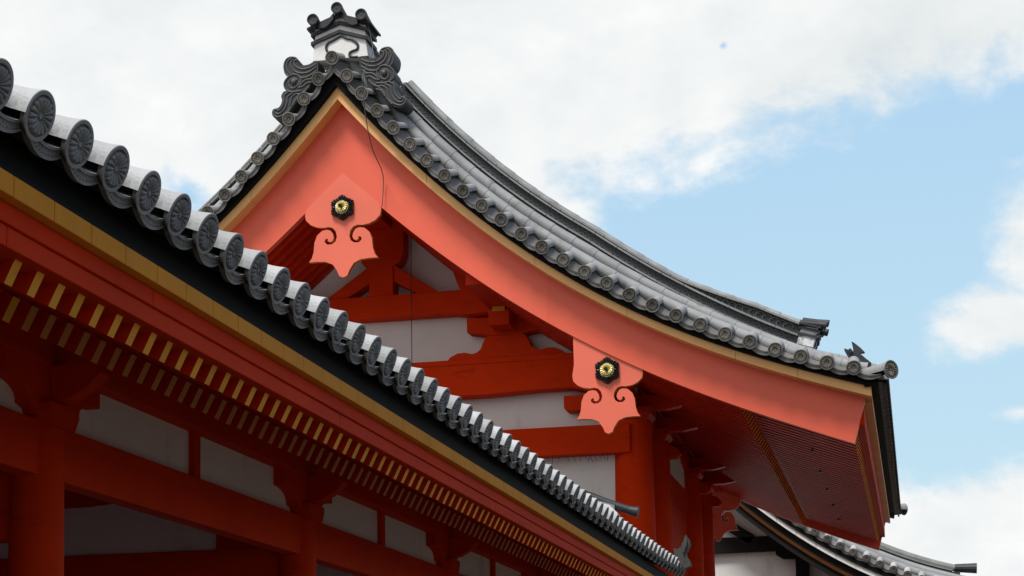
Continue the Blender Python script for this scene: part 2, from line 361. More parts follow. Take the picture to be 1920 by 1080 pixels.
mb.sweep([[(-3.0, YA, 3.60), (-7.0, YA, 5.5), (-11.1, YA, 3.60)], [(-3.0, YB, 3.60), (-7.0, YB, 5.5), (-11.1, YB, 3.60)]], False, False)
mb.build('soffit_boards', M_DRED, cor)
# wall frame
COLY = [4.68, 8.86, 13.04, 17.26, 21.5]; XC = -4.57
mb = MB(); mb.box(-4.68, -4.46, YA, YB, 3.685, 3.91); mb.build('wall_purlin', M_RED, cor, bevel=.008)
mb = MB(); mb.box(-4.63, -4.50, YA, YB, 3.087, 3.383); mb.build('penetrating_beam', M_RED, cor, bevel=.008)
mb = MB(); mb.box(-4.60, -4.56, YA, YB, 3.36, 3.70); mb.build('plaster_panel', M_PLA, cor)
for i, y in enumerate(COLY):
    mb = MB(); mb.tube([(XC, y, z) for z in (0, 1, 2, 2.9, 3.42)], [.155, .155, .150, .143, .138], 32); mb.build('column', M_RED, cor, True)
    # boat bracket along the wall with stepped, curved ends, and its bearing block
    prof = [(-.55, 3.69), (-.55, 3.555)]
    prof += [(-.55 + .27 * math.sin(t * PI / 2 / 6), 3.555 - .09 * (1 - math.cos(t * PI / 2 / 6))) for t in range(1, 7)]
    prof += [(-.28, 3.445), (-.20, 3.43)]
    half = [(p[0], p[1]) for p in prof]
    poly = half + [(-.19, 3.40), (.19, 3.40)] + [(-p[0], p[1]) for p in reversed(half)]
    mb = MB(); mb.prism([(y + p[0], p[1]) for p in poly], -4.66, -4.47, 'yz'); br = mb.build('bracket_arm', M_RED, cor, bevel=.006)
    mb = MB(); mb.prism([(y - .17, 3.47), (y - .17, 3.42), (y - .12, 3.345), (y + .12, 3.345), (y + .17, 3.42), (y + .17, 3.47)], -4.73, -4.41, 'yz'); mb.build('bearing_block', M_RED, br, bevel=.006)
    mb = MB(); mb.prism([(-4.47, 3.685), (-4.20, 3.685), (-4.18, 3.63), (-4.25, 3.56), (-4.36, 3.50), (-4.47, 3.48)], y - .06, y + .06, 'xz'); mb.build('bracket_nose', M_RED, br, bevel=.006)
for y in [6.75, 10.95, 15.15, 19.4]:
    mb = MB(); mb.box(-4.59, -4.515, y - .048, y + .048, 3.38, 3.69); mb.build('strut_post', M_RED, cor, bevel=.004)
# cross frames between the inner columns
for y in COLY[1:]:
    mb = MB(); mb.box(-9.4, -4.60, y - .05, y + .05, 2.75, 3.155); mb.build('tie_beam', M_RED, cor, bevel=.006)
    prof = [(-9.4, 3.9), (-4.6, 3.9), (-4.6, 3.50), (-5.2, 3.535), (-6.0, 3.56), (-6.25, 3.535), (-6.6, 3.53), (-7.4, 3.53), (-7.75, 3.56), (-9.4, 3.52)]
    mb = MB(); mb.prism(prof, y - .06, y + .06); mb.build('rainbow_beam', M_RED, cor)
    mb = MB(); mb.box(-7.6, -5.21, y - .02, y + .02, 3.15, 3.57); mb.build('plaster_panel', M_PLA, cor)
    mb = MB(); mb.box(-5.21, -4.6, y - .04, y + .04, 3.14, 3.55); mb.build('board_panel', M_DRED, cor)
    mb = MB(); mb.box(-9.3, -5.4, y - .015, y + .015, 0, 2.76); mb.build('lower_panel', M_PLA, cor)
    mb = MB(); mb.tube([(-9.4, y, 0), (-9.4, y, 4.2)], .15, 20); mb.build('column', M_RED, cor, True)
mb = MB(); mb.box(-9.55, -9.45, YA, YB, 0, 4.4); mb.build('rear_wall', M_RED, cor)
mb = MB(); mb.box(-9.6, -4.2, YA, YB, 0, .35); mb.build('stone_base', M_MOSS, cor)
mb = MB(); mb.box(-11, -4.3, YA - .1, YA, 0, 5.6); mb.build('end_wall', M_RED, cor)

# ================================================================ ornaments shared by the roofs
def mini_disc(mb, c, R, ax, depth=.05, n=14, mi=0):
    """small ring-faced disc looking along ax"""
    c = Vector(c); ax = Vector(ax).normalized(); u = ax.orthogonal().normalized(); w = ax.cross(u)
    def ring(h, r): return [c + ax * h + (u * math.cos(2 * PI * k / n) + w * math.sin(2 * PI * k / n)) * r for k in range(n)]
    mb.sweep([ring(-depth, R), ring(0, R), ring(.003, R * .92), ring(.003, R * .78), ring(-.006, R * .70), ring(-.006, R * .3), ring(.002, R * .1)], True, True, mi)
def ridge_end(parent, wl, rotz, s, box_mat, tilt=0.0):
    """plastered ridge end with chevron bands, cloud moulding and three cap tiles; faces -Y before rotation"""
    e = MB()
    W0, W1, D = .37 * s, .335 * s, .34 * s
    T = Matrix.Translation(Vector(wl)) @ Matrix.Rotation(tilt, 4, 'Y') @ Matrix.Rotation(rotz, 4, 'Z')
    def tr(mb): mb.v = [tuple(T @ Vector(p)) for p in mb.v]; return mb
    mb = MB(); rings = [[(-W0, 0, 0), (W0, 0, 0), (W0, D, 0), (-W0, D, 0)], [(-W1, 0, .26 * s), (W1, 0, .26 * s), (W1, D, .26 * s), (-W1, D, .26 * s)]]
    mb.sweep(rings)
    mb.prism([(-W1, .258 * s), (W1, .258 * s), (W1, .42 * s), (.0, .555 * s), (-W1, .42 * s)], .003, D - .003)
    root = tr(mb).build('ridge_end_ornament', box_mat, parent, bevel=.006 * s)
    mb = MB()
    for z in (.20, .315):
        a = W1 + .045 * s; t = .045 * s
        mb.prism([(-a, z * s), (0, z * s + .13 * s), (a, z * s), (a, z * s + t), (0, z * s + .13 * s + t), (-a, z * s + t)], -.035 * s, D + .03 * s)
    a = W1 + .05 * s
    mb.prism([(-a - .04 * s, .40 * s), (0, .54 * s), (a + .04 * s, .40 * s), (a + .04 * s, .43 * s), (0, .58 * s), (-a - .04 * s, .43 * s)], -.06 * s, D + .06 * s)
    tr(mb).build('chevron_band', M_DTILE, root, bevel=.004 * s)
    # cloud moulding
    tp = [(560, 900), (500, 900), (460, 840), (455, 780), (500, 720), (560, 690), (620, 655), (715, 605), (790, 645), (880, 665), (950, 710), (990, 765), (975, 830), (900, 860), (855, 890), (850, 940), (900, 962), (1000, 955)]
    pts = [((-.5401 + .000787 * x) * s, -.006, (.8268 - 8.1e-5 * x - .00078 * y) * s) for x, y in tp]
    pts = [Vector(p) for p in pts]; sm = []
    for i in range(len(pts) - 1):
        p0, p1, p2, p3 = pts[max(i - 1, 0)], pts[i], pts[i + 1], pts[min(i + 2, len(pts) - 1)]
        for q in range(4):
            t = q / 4; sm.append(.5 * ((2 * p1) + (p2 - p0) * t + (2 * p0 - 5 * p1 + 4 * p2 - p3) * t * t + (-p0 + 3 * p1 - 3 * p2 + p3) * t ** 3))
    mb = MB(); mb.tube(sm, .017 * s, 8); tr(mb).build('cloud_moulding', M_DTILE, root, True)
    for (x, z) in ((-.32, .50), (0, .62), (.32, .50)):
        mb = MB(); n = 24; R = .075 * s
        def ring(y, r, zo=0): return [(x * s + math.cos(2 * PI * k / n) * r, y, z * s + zo + math.sin(2 * PI * k / n) * r) for k in range(n)]
        mb.sweep([ring(-.13 * s, R * .1), ring(-.125 * s, R * .35), ring(-.13 * s, R * .6), ring(-.13 * s, R * .72), ring(-.145 * s, R * .78), ring(-.145 * s, R * .95), ring(-.14 * s, R), ring(-.10 * s, R), ring(-.08 * s, R * .93), ring(.1 * s, R * .9, -.03 * s), ring(D + .05 * s, R * .9, -.06 * s)])
        tr(mb).build('cap_tile', M_DTILE, root, True, ang=35)
    for sx in (-1, 1):
        n = 10; mb = MB()
        top = [(sx * (.06 + .20 * t) * s, (.575 - .10 * t - .045 * math.sin(PI * t)) * s) for t in [i / n for i in range(n + 1)]]
        bot = [(x, z - .075 * s) for x, z in top]
        mb.prism(top + list(reversed(bot)), -.09 * s, -.02 * s)
        tr(mb).build('pan_cap_tile', M_DTILE, root)
    return root

# ================================================================ GATE
X0 = -6.88
gate = thing('palace_gate', (X0, 26.9, 0), 'tall vermilion palace gate with a curved grey tiled gable, salmon bargeboards and two hanging pendants', 'gate')
yo = pf([(0, 9.96), (.3, 9.60), (.61, 9.26), (1.27, 8.59), (1.93, 8.03), (2.49, 7.58), (3.39, 6.96), (4.28, 6.52), (4.66, 6.35), (5.47, 6.04), (6.46, 5.72)], 4)
yi = pf([(0, 9.80), (.3, 9.44), (.61, 9.12), (1.69, 8.09), (2.32, 7.59), (3.38, 6.89), (4.28, 6.41), (4.66, 6.24), (5.46, 5.95), (6.42, 5.62)], 4)
hl = pf([(0, 8.88), (.50, 8.43), (1.36, 7.67), (2.43, 6.90), (2.85, 6.64), (3.75, 6.15), (4.38, 5.84), (5.02, 5.56), (5.49, 5.38), (6.24, 5.10)], 4)
cc = pf([(0, 10.26), (.23, 9.94), (.43, 9.69), (.63, 9.45), (.83, 9.23), (1.04, 9.0), (1.26, 8.77), (1.49, 8.56), (1.70, 8.38), (1.95, 8.16), (2.18, 7.96), (2.43, 7.79), (2.67, 7.6), (2.93, 7.41), (3.19, 7.23), (3.46, 7.08), (3.71, 6.94), (3.98, 6.79), (4.27, 6.66), (4.56, 6.53), (4.84, 6.41), (5.12, 6.29), (5.41, 6.19), (5.7, 6.07), (5.99, 5.97), (6.26, 5.90), (6.66, 5.84)], 5)
YN, YF = 21.0, 34.0
def mir(y, far): return (YN + YF) - y if far else y
def frange(a, b, n): return [a + (b - a) * i / n for i in range(n + 1)]
# ---- bargeboards, ochre edge, black bed at both gable ends
for far in (False, True):
    for sx in (-1, 1):
        ds = frange(0, 6.24, 40)
        low = [(X0 + sx * d, float(hl(d))) for d in ds]
        up = [(X0 + sx * d, float(yi(d)) + .06) for d in frange(0, 6.40, 40)]
        mb = MB(); mb.prism(low + list(reversed(up)), mir(21.40, far), mir(21.50, far)); mb.build('bargeboard', M_HAFU, gate, bevel=.006)
        mb = MB(); joints = [0, 1.15, 2.5, 3.62, 4.9, 5.62, 6.46]
        for a, b in zip(joints[:-1], joints[1:]):
            dd = frange(a + (.004 if a else 0), b, 10)
            mb.prism([(X0 + sx * d, float(yi(d))) for d in dd] + [(X0 + sx * d, float(yo(d))) for d in reversed(dd)], mir(21.20, far), mir(21.60, far))
        mb.build('ochre_edge_board', M_OCHG, gate, bevel=.005)
        dd = frange(0, 6.53, 30)
        mb = MB(); mb.prism([(X0 + sx * d, float(yo(d)) + .002) for d in dd] + [(X0 + sx * d, float(cc(d)) - .045) for d in reversed(dd)], mir(21.13, far), mir(21.75, far))
        mb.build('tile_batten', M_BLACK, gate)
# ---- tiles of the near verge, following the curve at equal steps
cur = [(float(d), float(cc(d))) for d in frange(0, 6.7, 1400)]
arc = [0.0]
for a, b in zip(cur[:-1], cur[1:]): arc.append(arc[-1] + math.hypot(b[0] - a[0], b[1] - a[1]))
def at_arc(s):
    i = min(range(len(arc)), key=lambda k: abs(arc[k] - s)) if s < arc[-1] else len(arc) - 1
    return cur[i]
vr_ = round_tile(.087, .46, 0, depth=.02, mats=(M_TILER, M_FACER, M_CREST)); vd = drip_tile(.31, .078, .46, 0, mats=(M_TILER, M_FACER), PANMI=1, hi=1)
first = True
NT = 26; total = 0.0
for i, (d, z) in enumerate(cur):
    if d >= 6.27: total = arc[i]; break
stp = total / (NT - 1)
VT = math.atan(.34)
place(vr_, gate, (X0, YN - .02, 10.25), (Matrix.Rotation(-PI / 2, 3, 'Z') @ Matrix.Rotation(VT, 3, 'Y')).to_euler(), 1, fresh=True)
firstd = True
for sx in (1, -1):
    for k in range(1, NT):
        d, z = at_arc(k * stp)
        place(vr_, gate, (X0 + sx * d, YN + random.uniform(-.005, .005), z + random.uniform(-.004, .004)), (Matrix.Rotation(-PI / 2 + random.uniform(-.03, .03), 3, 'Z') @ Matrix.Rotation(VT + random.uniform(-.02, .02), 3, 'Y') @ Matrix.Rotation(random.uniform(-.1, .1), 3, 'X')).to_euler())
    for k in range(0, NT):
        d, z = at_arc((k + .5) * stp); d2, z2 = at_arc((k + .6) * stp); sl_ = math.atan2(z2 - z, (d2 - d)) * sx
        # local Y of tile -> world X ; tilt about world Y by the slope
        mrot = Matrix.Rotation(-sl_, 3, 'Y') @ Matrix.Rotation(-PI / 2, 3, 'Z') @ Matrix.Rotation(VT * .9, 3, 'Y')
        place(vd, gate, (X0 + sx * d, YN + .012, z), mrot.to_euler(), 1, fresh=firstd); firstd = False
# ---- rows, sheet, descending ridges
def mm(d): return 1.0 if d < 3 else max(.5, 1 - .30 * (d - 3) / 1.6)
YC = (YN + YF) / 2
def curve_pts(y, off, d0, d1, n, sx):
    return [Vector((X0 + sx * d, y, float(cc(d)) + off * mm(d))) for d in frange(d0, d1, n)]
def row(mb, y, off, sx, d0=.1, d1=6.5, r=.078, n=14, joint=.33):
    P = curve_pts(y, off, d0, d1, 120, sx); L = [0]
    for a, b in zip(P[:-1], P[1:]): L.append(L[-1] + (b - a).length)
    # resample with two rings at each overlap so every tile steps over the next
    path = []; rad = []; s = 0
    def at(s):
        k = max(0, min(len(P) - 2, next((i for i, l in enumerate(L) if l > s), len(P) - 1) - 1)); t = (s - L[k]) / (L[k + 1] - L[k]); return P[k].lerp(P[k + 1], t)
    while s < L[-1] - .02:
        e = min(s + joint, L[-1]); path += [at(s), at((s + e) / 2), at(e - .006)]; rad += [r * .945, r * .955, r]; s = e
    mb.tube(path, rad, n)
for sx in (1, -1):
    mb = MB(); row(mb, 21.50, .235, sx, .05, 6.42); row(mb, 21.80, .43, sx, .05, 6.42); mb.build('verge_tile_row', M_TILER, gate, True, ang=30)
    mb = MB(); ys = [21.30, 21.42, 21.65, 21.95, 22.4]; of = [.03, .12, .27, .45, .60]
    mb.sweep([curve_pts(y, o - .03, .05, 6.5, 50, sx) for y, o in zip(ys, of)], False, False)
    mb.build('verge_pan_tiles', M_TILER, gate, True)
    mb = MB(); mb.sweep([curve_pts(22.3, .57, .02, 6.5, 40, sx), curve_pts(YF - 1.3, .57, .02, 6.5, 40, sx)], False, False)
    for k in range(35): mb.tube(curve_pts(22.45 + k * .3, .62, .1, 6.5, 24, sx), .075, 8)
    ys2 = [mir(y, True) for y in ys]
    mb.sweep([curve_pts(y, o - .03, .05, 6.5, 50, sx) for y, o in zip(ys2, of)], False, False)
    mb.build('roof_tile_field', M_TILER, gate, True)
    for far in (False, True):
        YR = mir(22.14, far)
        def gz(d): return 0 if d < 4.1 else .105 * min(1, (d - 4.1) / .9)
        def prof_sweep(mb, d0, d1, w, h0, h1, g0, g1, n=6, mi=0):
            rings = []
            for d in frange(d0, d1, n):
                b = float(cc(d)) + .55 * mm(d); sl = float(cc.deriv()(d)); nv = Vector((-sl * sx, 0, 1)).normalized()
                P = Vector((X0 + sx * d, YR, b)); a0 = P + nv * (h0 + gz(d) * g0); a1 = P + nv * (h1 + gz(d) * g1)
                rings.append([a0 + Vector((0, -w, 0)), a0 + Vector((0, w, 0)), a1 + Vector((0, w, 0)), a1 + Vector((0, -w, 0))])
            mb.sweep(rings, True, True, mi)
        D0, D1 = .52, 5.54
        mb = MB(); stepn = 18; base = MB()
        dj = frange(D0, D1, stepn)
        for a, b in zip(dj[:-1], dj[1:]):
            g_ = .006
            prof_sweep(mb, a + g_, b, .165, .028, .050, 0, 0, 3)
            prof_sweep(mb, a + g_, b, .155, .148, .170, 0, 0, 3)
            prof_sweep(mb, a + g_ + .1, b + .1 if b < D1 else b, .150, .182, .205, 1, 1, 3)
        rid = mb.build('descending_ridge', M_MTILE, gate)
        mb = MB(); prof_sweep(mb, D0, D1, .12, -.12, .030, 0, 0, 30); prof_sweep(mb, D0, D1, .105, .045, .150, 0, 0, 30); prof_sweep(mb, D0, D1, .10, .165, .19, 0, 1, 30)
        mb.build('ridge_core', M_DTILE, rid)
        mb = MB(); path = []; rad = []
        for a, b in zip(dj[:-1], dj[1:]):
            for q, rr in ((a, .060), ((a + b) / 2, .062), (b - .01, .066)):
                bz = float(cc(q)) + .55 * mm(q); sl = float(cc.deriv()(q)); nv = Vector((-sl * sx, 0, 1)).normalized()
                path.append(Vector((X0 + sx * q, YR, bz)) + nv * (.205 + gz(q))); rad.append(rr)
        mb.tube(path, rad, 14); mb.build('ridge_cap', M_TILER, rid, True, ang=30)
        if not far:
            mb = MB(); d = D0 + .1
            while d < D1 - .03:
                bz = float(cc(d)) + .55 * mm(d); sl = float(cc.deriv()(d)); nv = Vector((-sl * sx, 0, 1)).normalized(); P = Vector((X0 + sx * d, YR - .108, bz)) + nv * .099
                mini_disc(mb, P, .037, (0, -1, 0), .02); d += .080 / math.hypot(1, sl)
            mb.build('circle_tile_band', M_DTILE if sx < 0 else mat('circle_tiles', (.085, .088, .095), .5, .5, .35, 2.5, stain=((.26, .25, .23), 2.2, .60)), rid, True, ang=35)
            d = 4.3
            while d < D1 - .06:      # wave tiles in the widening gap
                bz = float(cc(d)) + .55 * mm(d); sl = float(cc.deriv()(d)); nv = Vector((-sl * sx, 0, 1)).normalized(); P = Vector((X0 + sx * d, YR - .112, bz)) + nv * (.172 + gz(d) * .45)
                r = max(.012, gz(d) * .5); t_ = Vector((sx, 0, sl)).normalized()
                mb = MB(); mb.tube([P + t_ * r * 1.2 * math.cos(a) + nv * r * math.sin(a) * .9 for a in frange(.1, PI * 1.5, 9)], .008, 6); d += .085; mb.build('wave_tile', M_WAVE, rid, True)
        # plastered end of the descending ridge, looking down the slope
        dE = 5.50; zE = float(cc(dE)) + .55 * mm(dE) - .05
        ridge_end(gate, (X0 + sx * (dE + .27), YR, zE), (PI / 2) * sx, .60, M_MOSSL, .30 * sx)
# ---- main ridge with its ornament
mb = MB(); mb.box(X0 - .24, X0 + .24, 21.62, 33.4, 9.9, 10.75); mb.build('ridge_plaster', M_OPLA, gate)
mb = MB()
for z in (10.3, 10.42, 10.54, 10.66): mb.box(X0 - .30, X0 + .30, 21.64, 33.38, z, z + .03)
mb.tube([(X0, 21.6, 10.80), (X0, 33.4, 10.80)], .12, 16); mb.build('main_ridge', M_MTILE, gate)
ro = ridge_end(gate, (X0, 21.32, 10.365), 0, 1.0, M_OPLA)
ridge_end(gate, (X0, 33.70, 10.365), PI, 1.0, M_OPLA)
def fin_pt(x, y, sx): return (X0 + sx * (.322981 + .001164 * x - 1.1e-5 * y), 10.514659 - .000115 * x - .001156 * y)
def smooth_path(pts, k=4, closed=False):
    n = len(pts); o = []
    for i in range(n if closed else n - 1):
        if closed: p0, p1, p2, p3 = [Vector(pts[j % n]) for j in (i - 1, i, i + 1, i + 2)]
        else: p0, p1, p2, p3 = [Vector(pts[j]) for j in (max(i - 1, 0), i, i + 1, min(i + 2, n - 1))]
        for q in range(k):
            t = q / k; o.append(.5 * ((2 * p1) + (p2 - p0) * t + (2 * p0 - 5 * p1 + 4 * p2 - p3) * t * t + (-p0 + 3 * p1 - 3 * p2 + p3) * t ** 3))
    if not closed: o.append(Vector(pts[-1]))
    return o
FO = [(-30, 150), (60, 170), (120, 170), (185, 150), (185, 100), (215, 62), (285, 45), (335, 75), (355, 140), (340, 220), (312, 262), (345, 300), (358, 340), (352, 385), (330, 420), (360, 425), (388, 470), (378, 520), (400, 575), (430, 597), (480, 600), (497, 640), (480, 690), (430, 722), (370, 720), (310, 690), (250, 620), (190, 550), (130, 480), (60, 410), (-30, 300)]
ST = [[(-20, 185), (60, 212), (140, 212), (205, 175), (235, 130), (228, 98), (195, 92)],
      [(-20, 215), (60, 258), (150, 258), (230, 215), (268, 150), (266, 102), (240, 78)],
      [(-20, 260), (60, 306), (140, 312), (185, 290)],
      [(278, 245), (308, 190), (322, 130), (298, 80), (260, 62)],
      [(190, 105), (218, 66), (285, 49), (332, 78), (350, 140), (336, 218), (305, 258)],
      [(175, 400), (160, 360), (162, 310), (195, 268), (250, 252), (310, 275), (350, 330), (338, 395), (290, 438), (230, 452), (150, 452)],
      [(172, 335), (180, 370), (208, 395), (250, 410), (282, 388), (296, 342), (268, 304), (228, 304), (205, 325)],
      [(-10, 300), (40, 342), (100, 342), (150, 372), (175, 400)],
      [(40, 385), (80, 378), (140, 410), (195, 412)],
      [(60, 420), (150, 488), (215, 482), (265, 510), (280, 570), (302, 640), (360, 688), (430, 700), (478, 662), (472, 622), (440, 607)],
      [(250, 465), (310, 492), (322, 560), (347, 620), (400, 662), (443, 660), (463, 632)],
      [(298, 440), (350, 470), (356, 540), (382, 598), (420, 630), (445, 605)],
      [(150, 520), (210, 540), (250, 600)], [(100, 460), (180, 500), (240, 560), (270, 620), (330, 690)]]
for sx in (1, -1):
    mb = MB(); out2 = smooth_path([(*fin_pt(x, y, sx), 0) for x, y in FO], 3, True)
    mb.prism([(p.x, p.y) for p in out2], 21.26, 21.56)
    fin = mb.build('scroll_fin', M_DTILE, ro, True, ang=30)
    mb = MB()
    for st in ST:
        P = smooth_path([(fin_pt(x, y, sx)[0], 21.257, fin_pt(x, y, sx)[1]) for x, y in st], 5); mb.tube(P, .0105, 8)
    x, z = fin_pt(240, 338, sx)
    rings = [[(x + math.cos(a) * r, 21.257 - h, z + math.sin(a) * r) for a in frange(0, 2 * PI, 16)[:-1]] for r, h in ((.036, 0), (.030, .022), (.015, .032), (.003, .035))]
    mb.sweep(rings)
    mb.v += []; o_ = mb.build('scroll_relief', M_WAVE, ro, True)
# ---- right and left eaves: edge boards, tiles
cor_z = float(cc(6.6))
for sx in (1, -1):
    ya, yb = 21.2, 33.8
    mb = MB(); seg_boards(mb, *(sorted((X0 + sx * 6.25, X0 + sx * 6.458))), float(yi(6.46)), float(yo(6.46)) - .003, 21.603, 33.39, .9); mb.build('ochre_edge_board', M_OCHG, gate, bevel=.004)
    mb = MB(); mb.box(*sorted((X0 + sx * 6.38, X0 + sx * 6.54)), 21.14, 33.86, float(yo(6.46)) + .002, 5.80); mb.build('tile_batten', M_BLACK, gate)
    mb = MB(); mb.box(*sorted((X0 + sx * 6.22, X0 + sx * 6.36)), 21.503, 33.49, 5.33, 5.60); mb.build('eave_fascia', M_RED, gate, bevel=.004)
    rot = 0 if sx > 0 else PI
    for k in range(42 if sx > 0 else 0):
        y = YN + .42 + .3 * k
        if y > 33.85: break
        place(vr_, gate, (X0 + sx * 6.66, y, 5.78 + .06), (0, 0, rot)); place(vd, gate, (X0 + sx * 6.65, y + .15, 5.84), (0, 0, rot))
# diagonal corner tiles
for (cx, cy, rz) in ((X0 + 6.70, YN + .02, -PI / 4), (X0 + 6.72, YF - .1, PI / 5)):
    place(vr_, gate, (cx, cy, 5.875), (0, 0, rz), 1.28)
# ---- fin shaped crest tile at the corner
def bird_pt(x, y, X=5.289229 + X0): return (X + .00092 * x - 3.6e-5 * y, 6.935271 - 5.8e-5 * x - .000952 * y)
mb = MB()
for poly, y0_, y1_ in (([(965, 648), (990, 655), (1040, 672), (1100, 690), (1190, 730), (1240, 775), (1312, 832), (1215, 850), (1165, 810), (1090, 800), (1040, 770), (1000, 710)], 21.50, 21.66),
                       ([(1058, 550), (1100, 575), (1170, 630), (1230, 690), (1165, 700), (1120, 730), (1085, 700), (1075, 620)], 21.54, 21.62),
                       ([(1025, 660), (1050, 655), (1080, 690), (1060, 730), (1030, 700)], 21.47, 21.69),
                       ([(1165, 800), (1290, 850), (1320, 900), (1150, 920), (1140, 840)], 21.46, 21.72)):
    mb.prism([bird_pt(*p) for p in poly], y0_, y1_)
mb.build('corner_crest_tile', M_DTILE, gate, bevel=.006)
# ---- rafters of the gate (curved base rafters, short flying rafters)
def gate_rafters(sx, as_parts):
    def basemb():
        mb = MB(); rings = []
        for d in frange(.15, 4.97, 22):
            z = float(hl(d)) + .005; e_ = .06 if d > 4.9 else 0; rings.append([(sx * (d - e_), -.044, z + e_ * .4), (sx * (d - e_), .044, z + e_ * .4), (sx * d, .05, z + .12), (sx * d, -.05, z + .12)])
        mb.sweep(rings, True, False); o = len(mb.v) - 4; mb.f.append((o, o + 1, o + 2, o + 3)); mb.m.append(1); return mb
    def flymb():
        mb = MB(); rings = []
        for d in frange(4.6, 6.27, 5):
            z = 5.225 + (6.27 - d) * .37; e_ = .05 if d > 6.2 else 0; rings.append([(sx * (d - e_), -.046, z + e_ * .37), (sx * (d - e_), .046, z + e_ * .37), (sx * d, .046, z + .11), (sx * d, -.046, z + .11)])
        mb.sweep(rings, True, False); o = len(mb.v) - 4; mb.f.append((o, o + 1, o + 2, o + 3)); mb.m.append(1); return mb
    for nm, fn in (('base_rafter', basemb), ('flying_rafter', flymb)):
        src = fn(); big = MB(); first_o = None
        y = 21.66
        while y < 33.4:
            if as_parts:
                if first_o is None:
                    first_o = src.build(nm, [M_DRED, M_TIP], gate); first_o.data.transform(Matrix.Translation(wloc(gate))); first_o.location = Vector((X0, y, 0)) - wloc(gate)
                else: place(first_o, gate, (X0, y, 0))
            else:
                big.add([(p[0] + X0, p[1] + y, p[2]) for p in src.v], src.f); big.m[-len(src.m):] = src.m
            y += .228
        if not as_parts: o = big.build('rafter_row', [M_DRED, M_TIP], gate); o['kind'] = 'stuff'
gate_rafters(1, True); gate_rafters(-1, False)
for sx in (1, -1):
    mb = MB(); dd = frange(0, 5.02, 26)
    mb.sweep([[(X0 + sx * d, 21.5, float(hl(d)) + .125) for d in dd], [(X0 + sx * d, 33.5, float(hl(d)) + .125) for d in dd]], False, False)
    mb.sweep([[(X0 + sx * 4.55, 21.5, 5.228 + 1.72 * .37 + .1), (X0 + sx * 6.3, 21.5, 5.328)], [(X0 + sx * 4.55, 33.5, 5.228 + 1.72 * .37 + .1), (X0 + sx * 6.3, 33.5, 5.328)]], False, False)
    mb.sweep([[(X0 + sx * d, 21.75, float(yo(d)) + .0) for d in frange(0, 6.4, 26)], [(X0 + sx * d, 33.25, float(yo(d))) for d in frange(0, 6.4, 26)]], False, False)
    mb.build('soffit_boards', M_DRED, gate)
    mb = MB(); mb.box(*sorted((X0 + sx * 4.9, X0 + sx * 5.0)), 21.5, 33.5, float(hl(4.95)) + .12, float(hl(4.95)) + .16); mb.build('rafter_rail', M_DRED, gate)
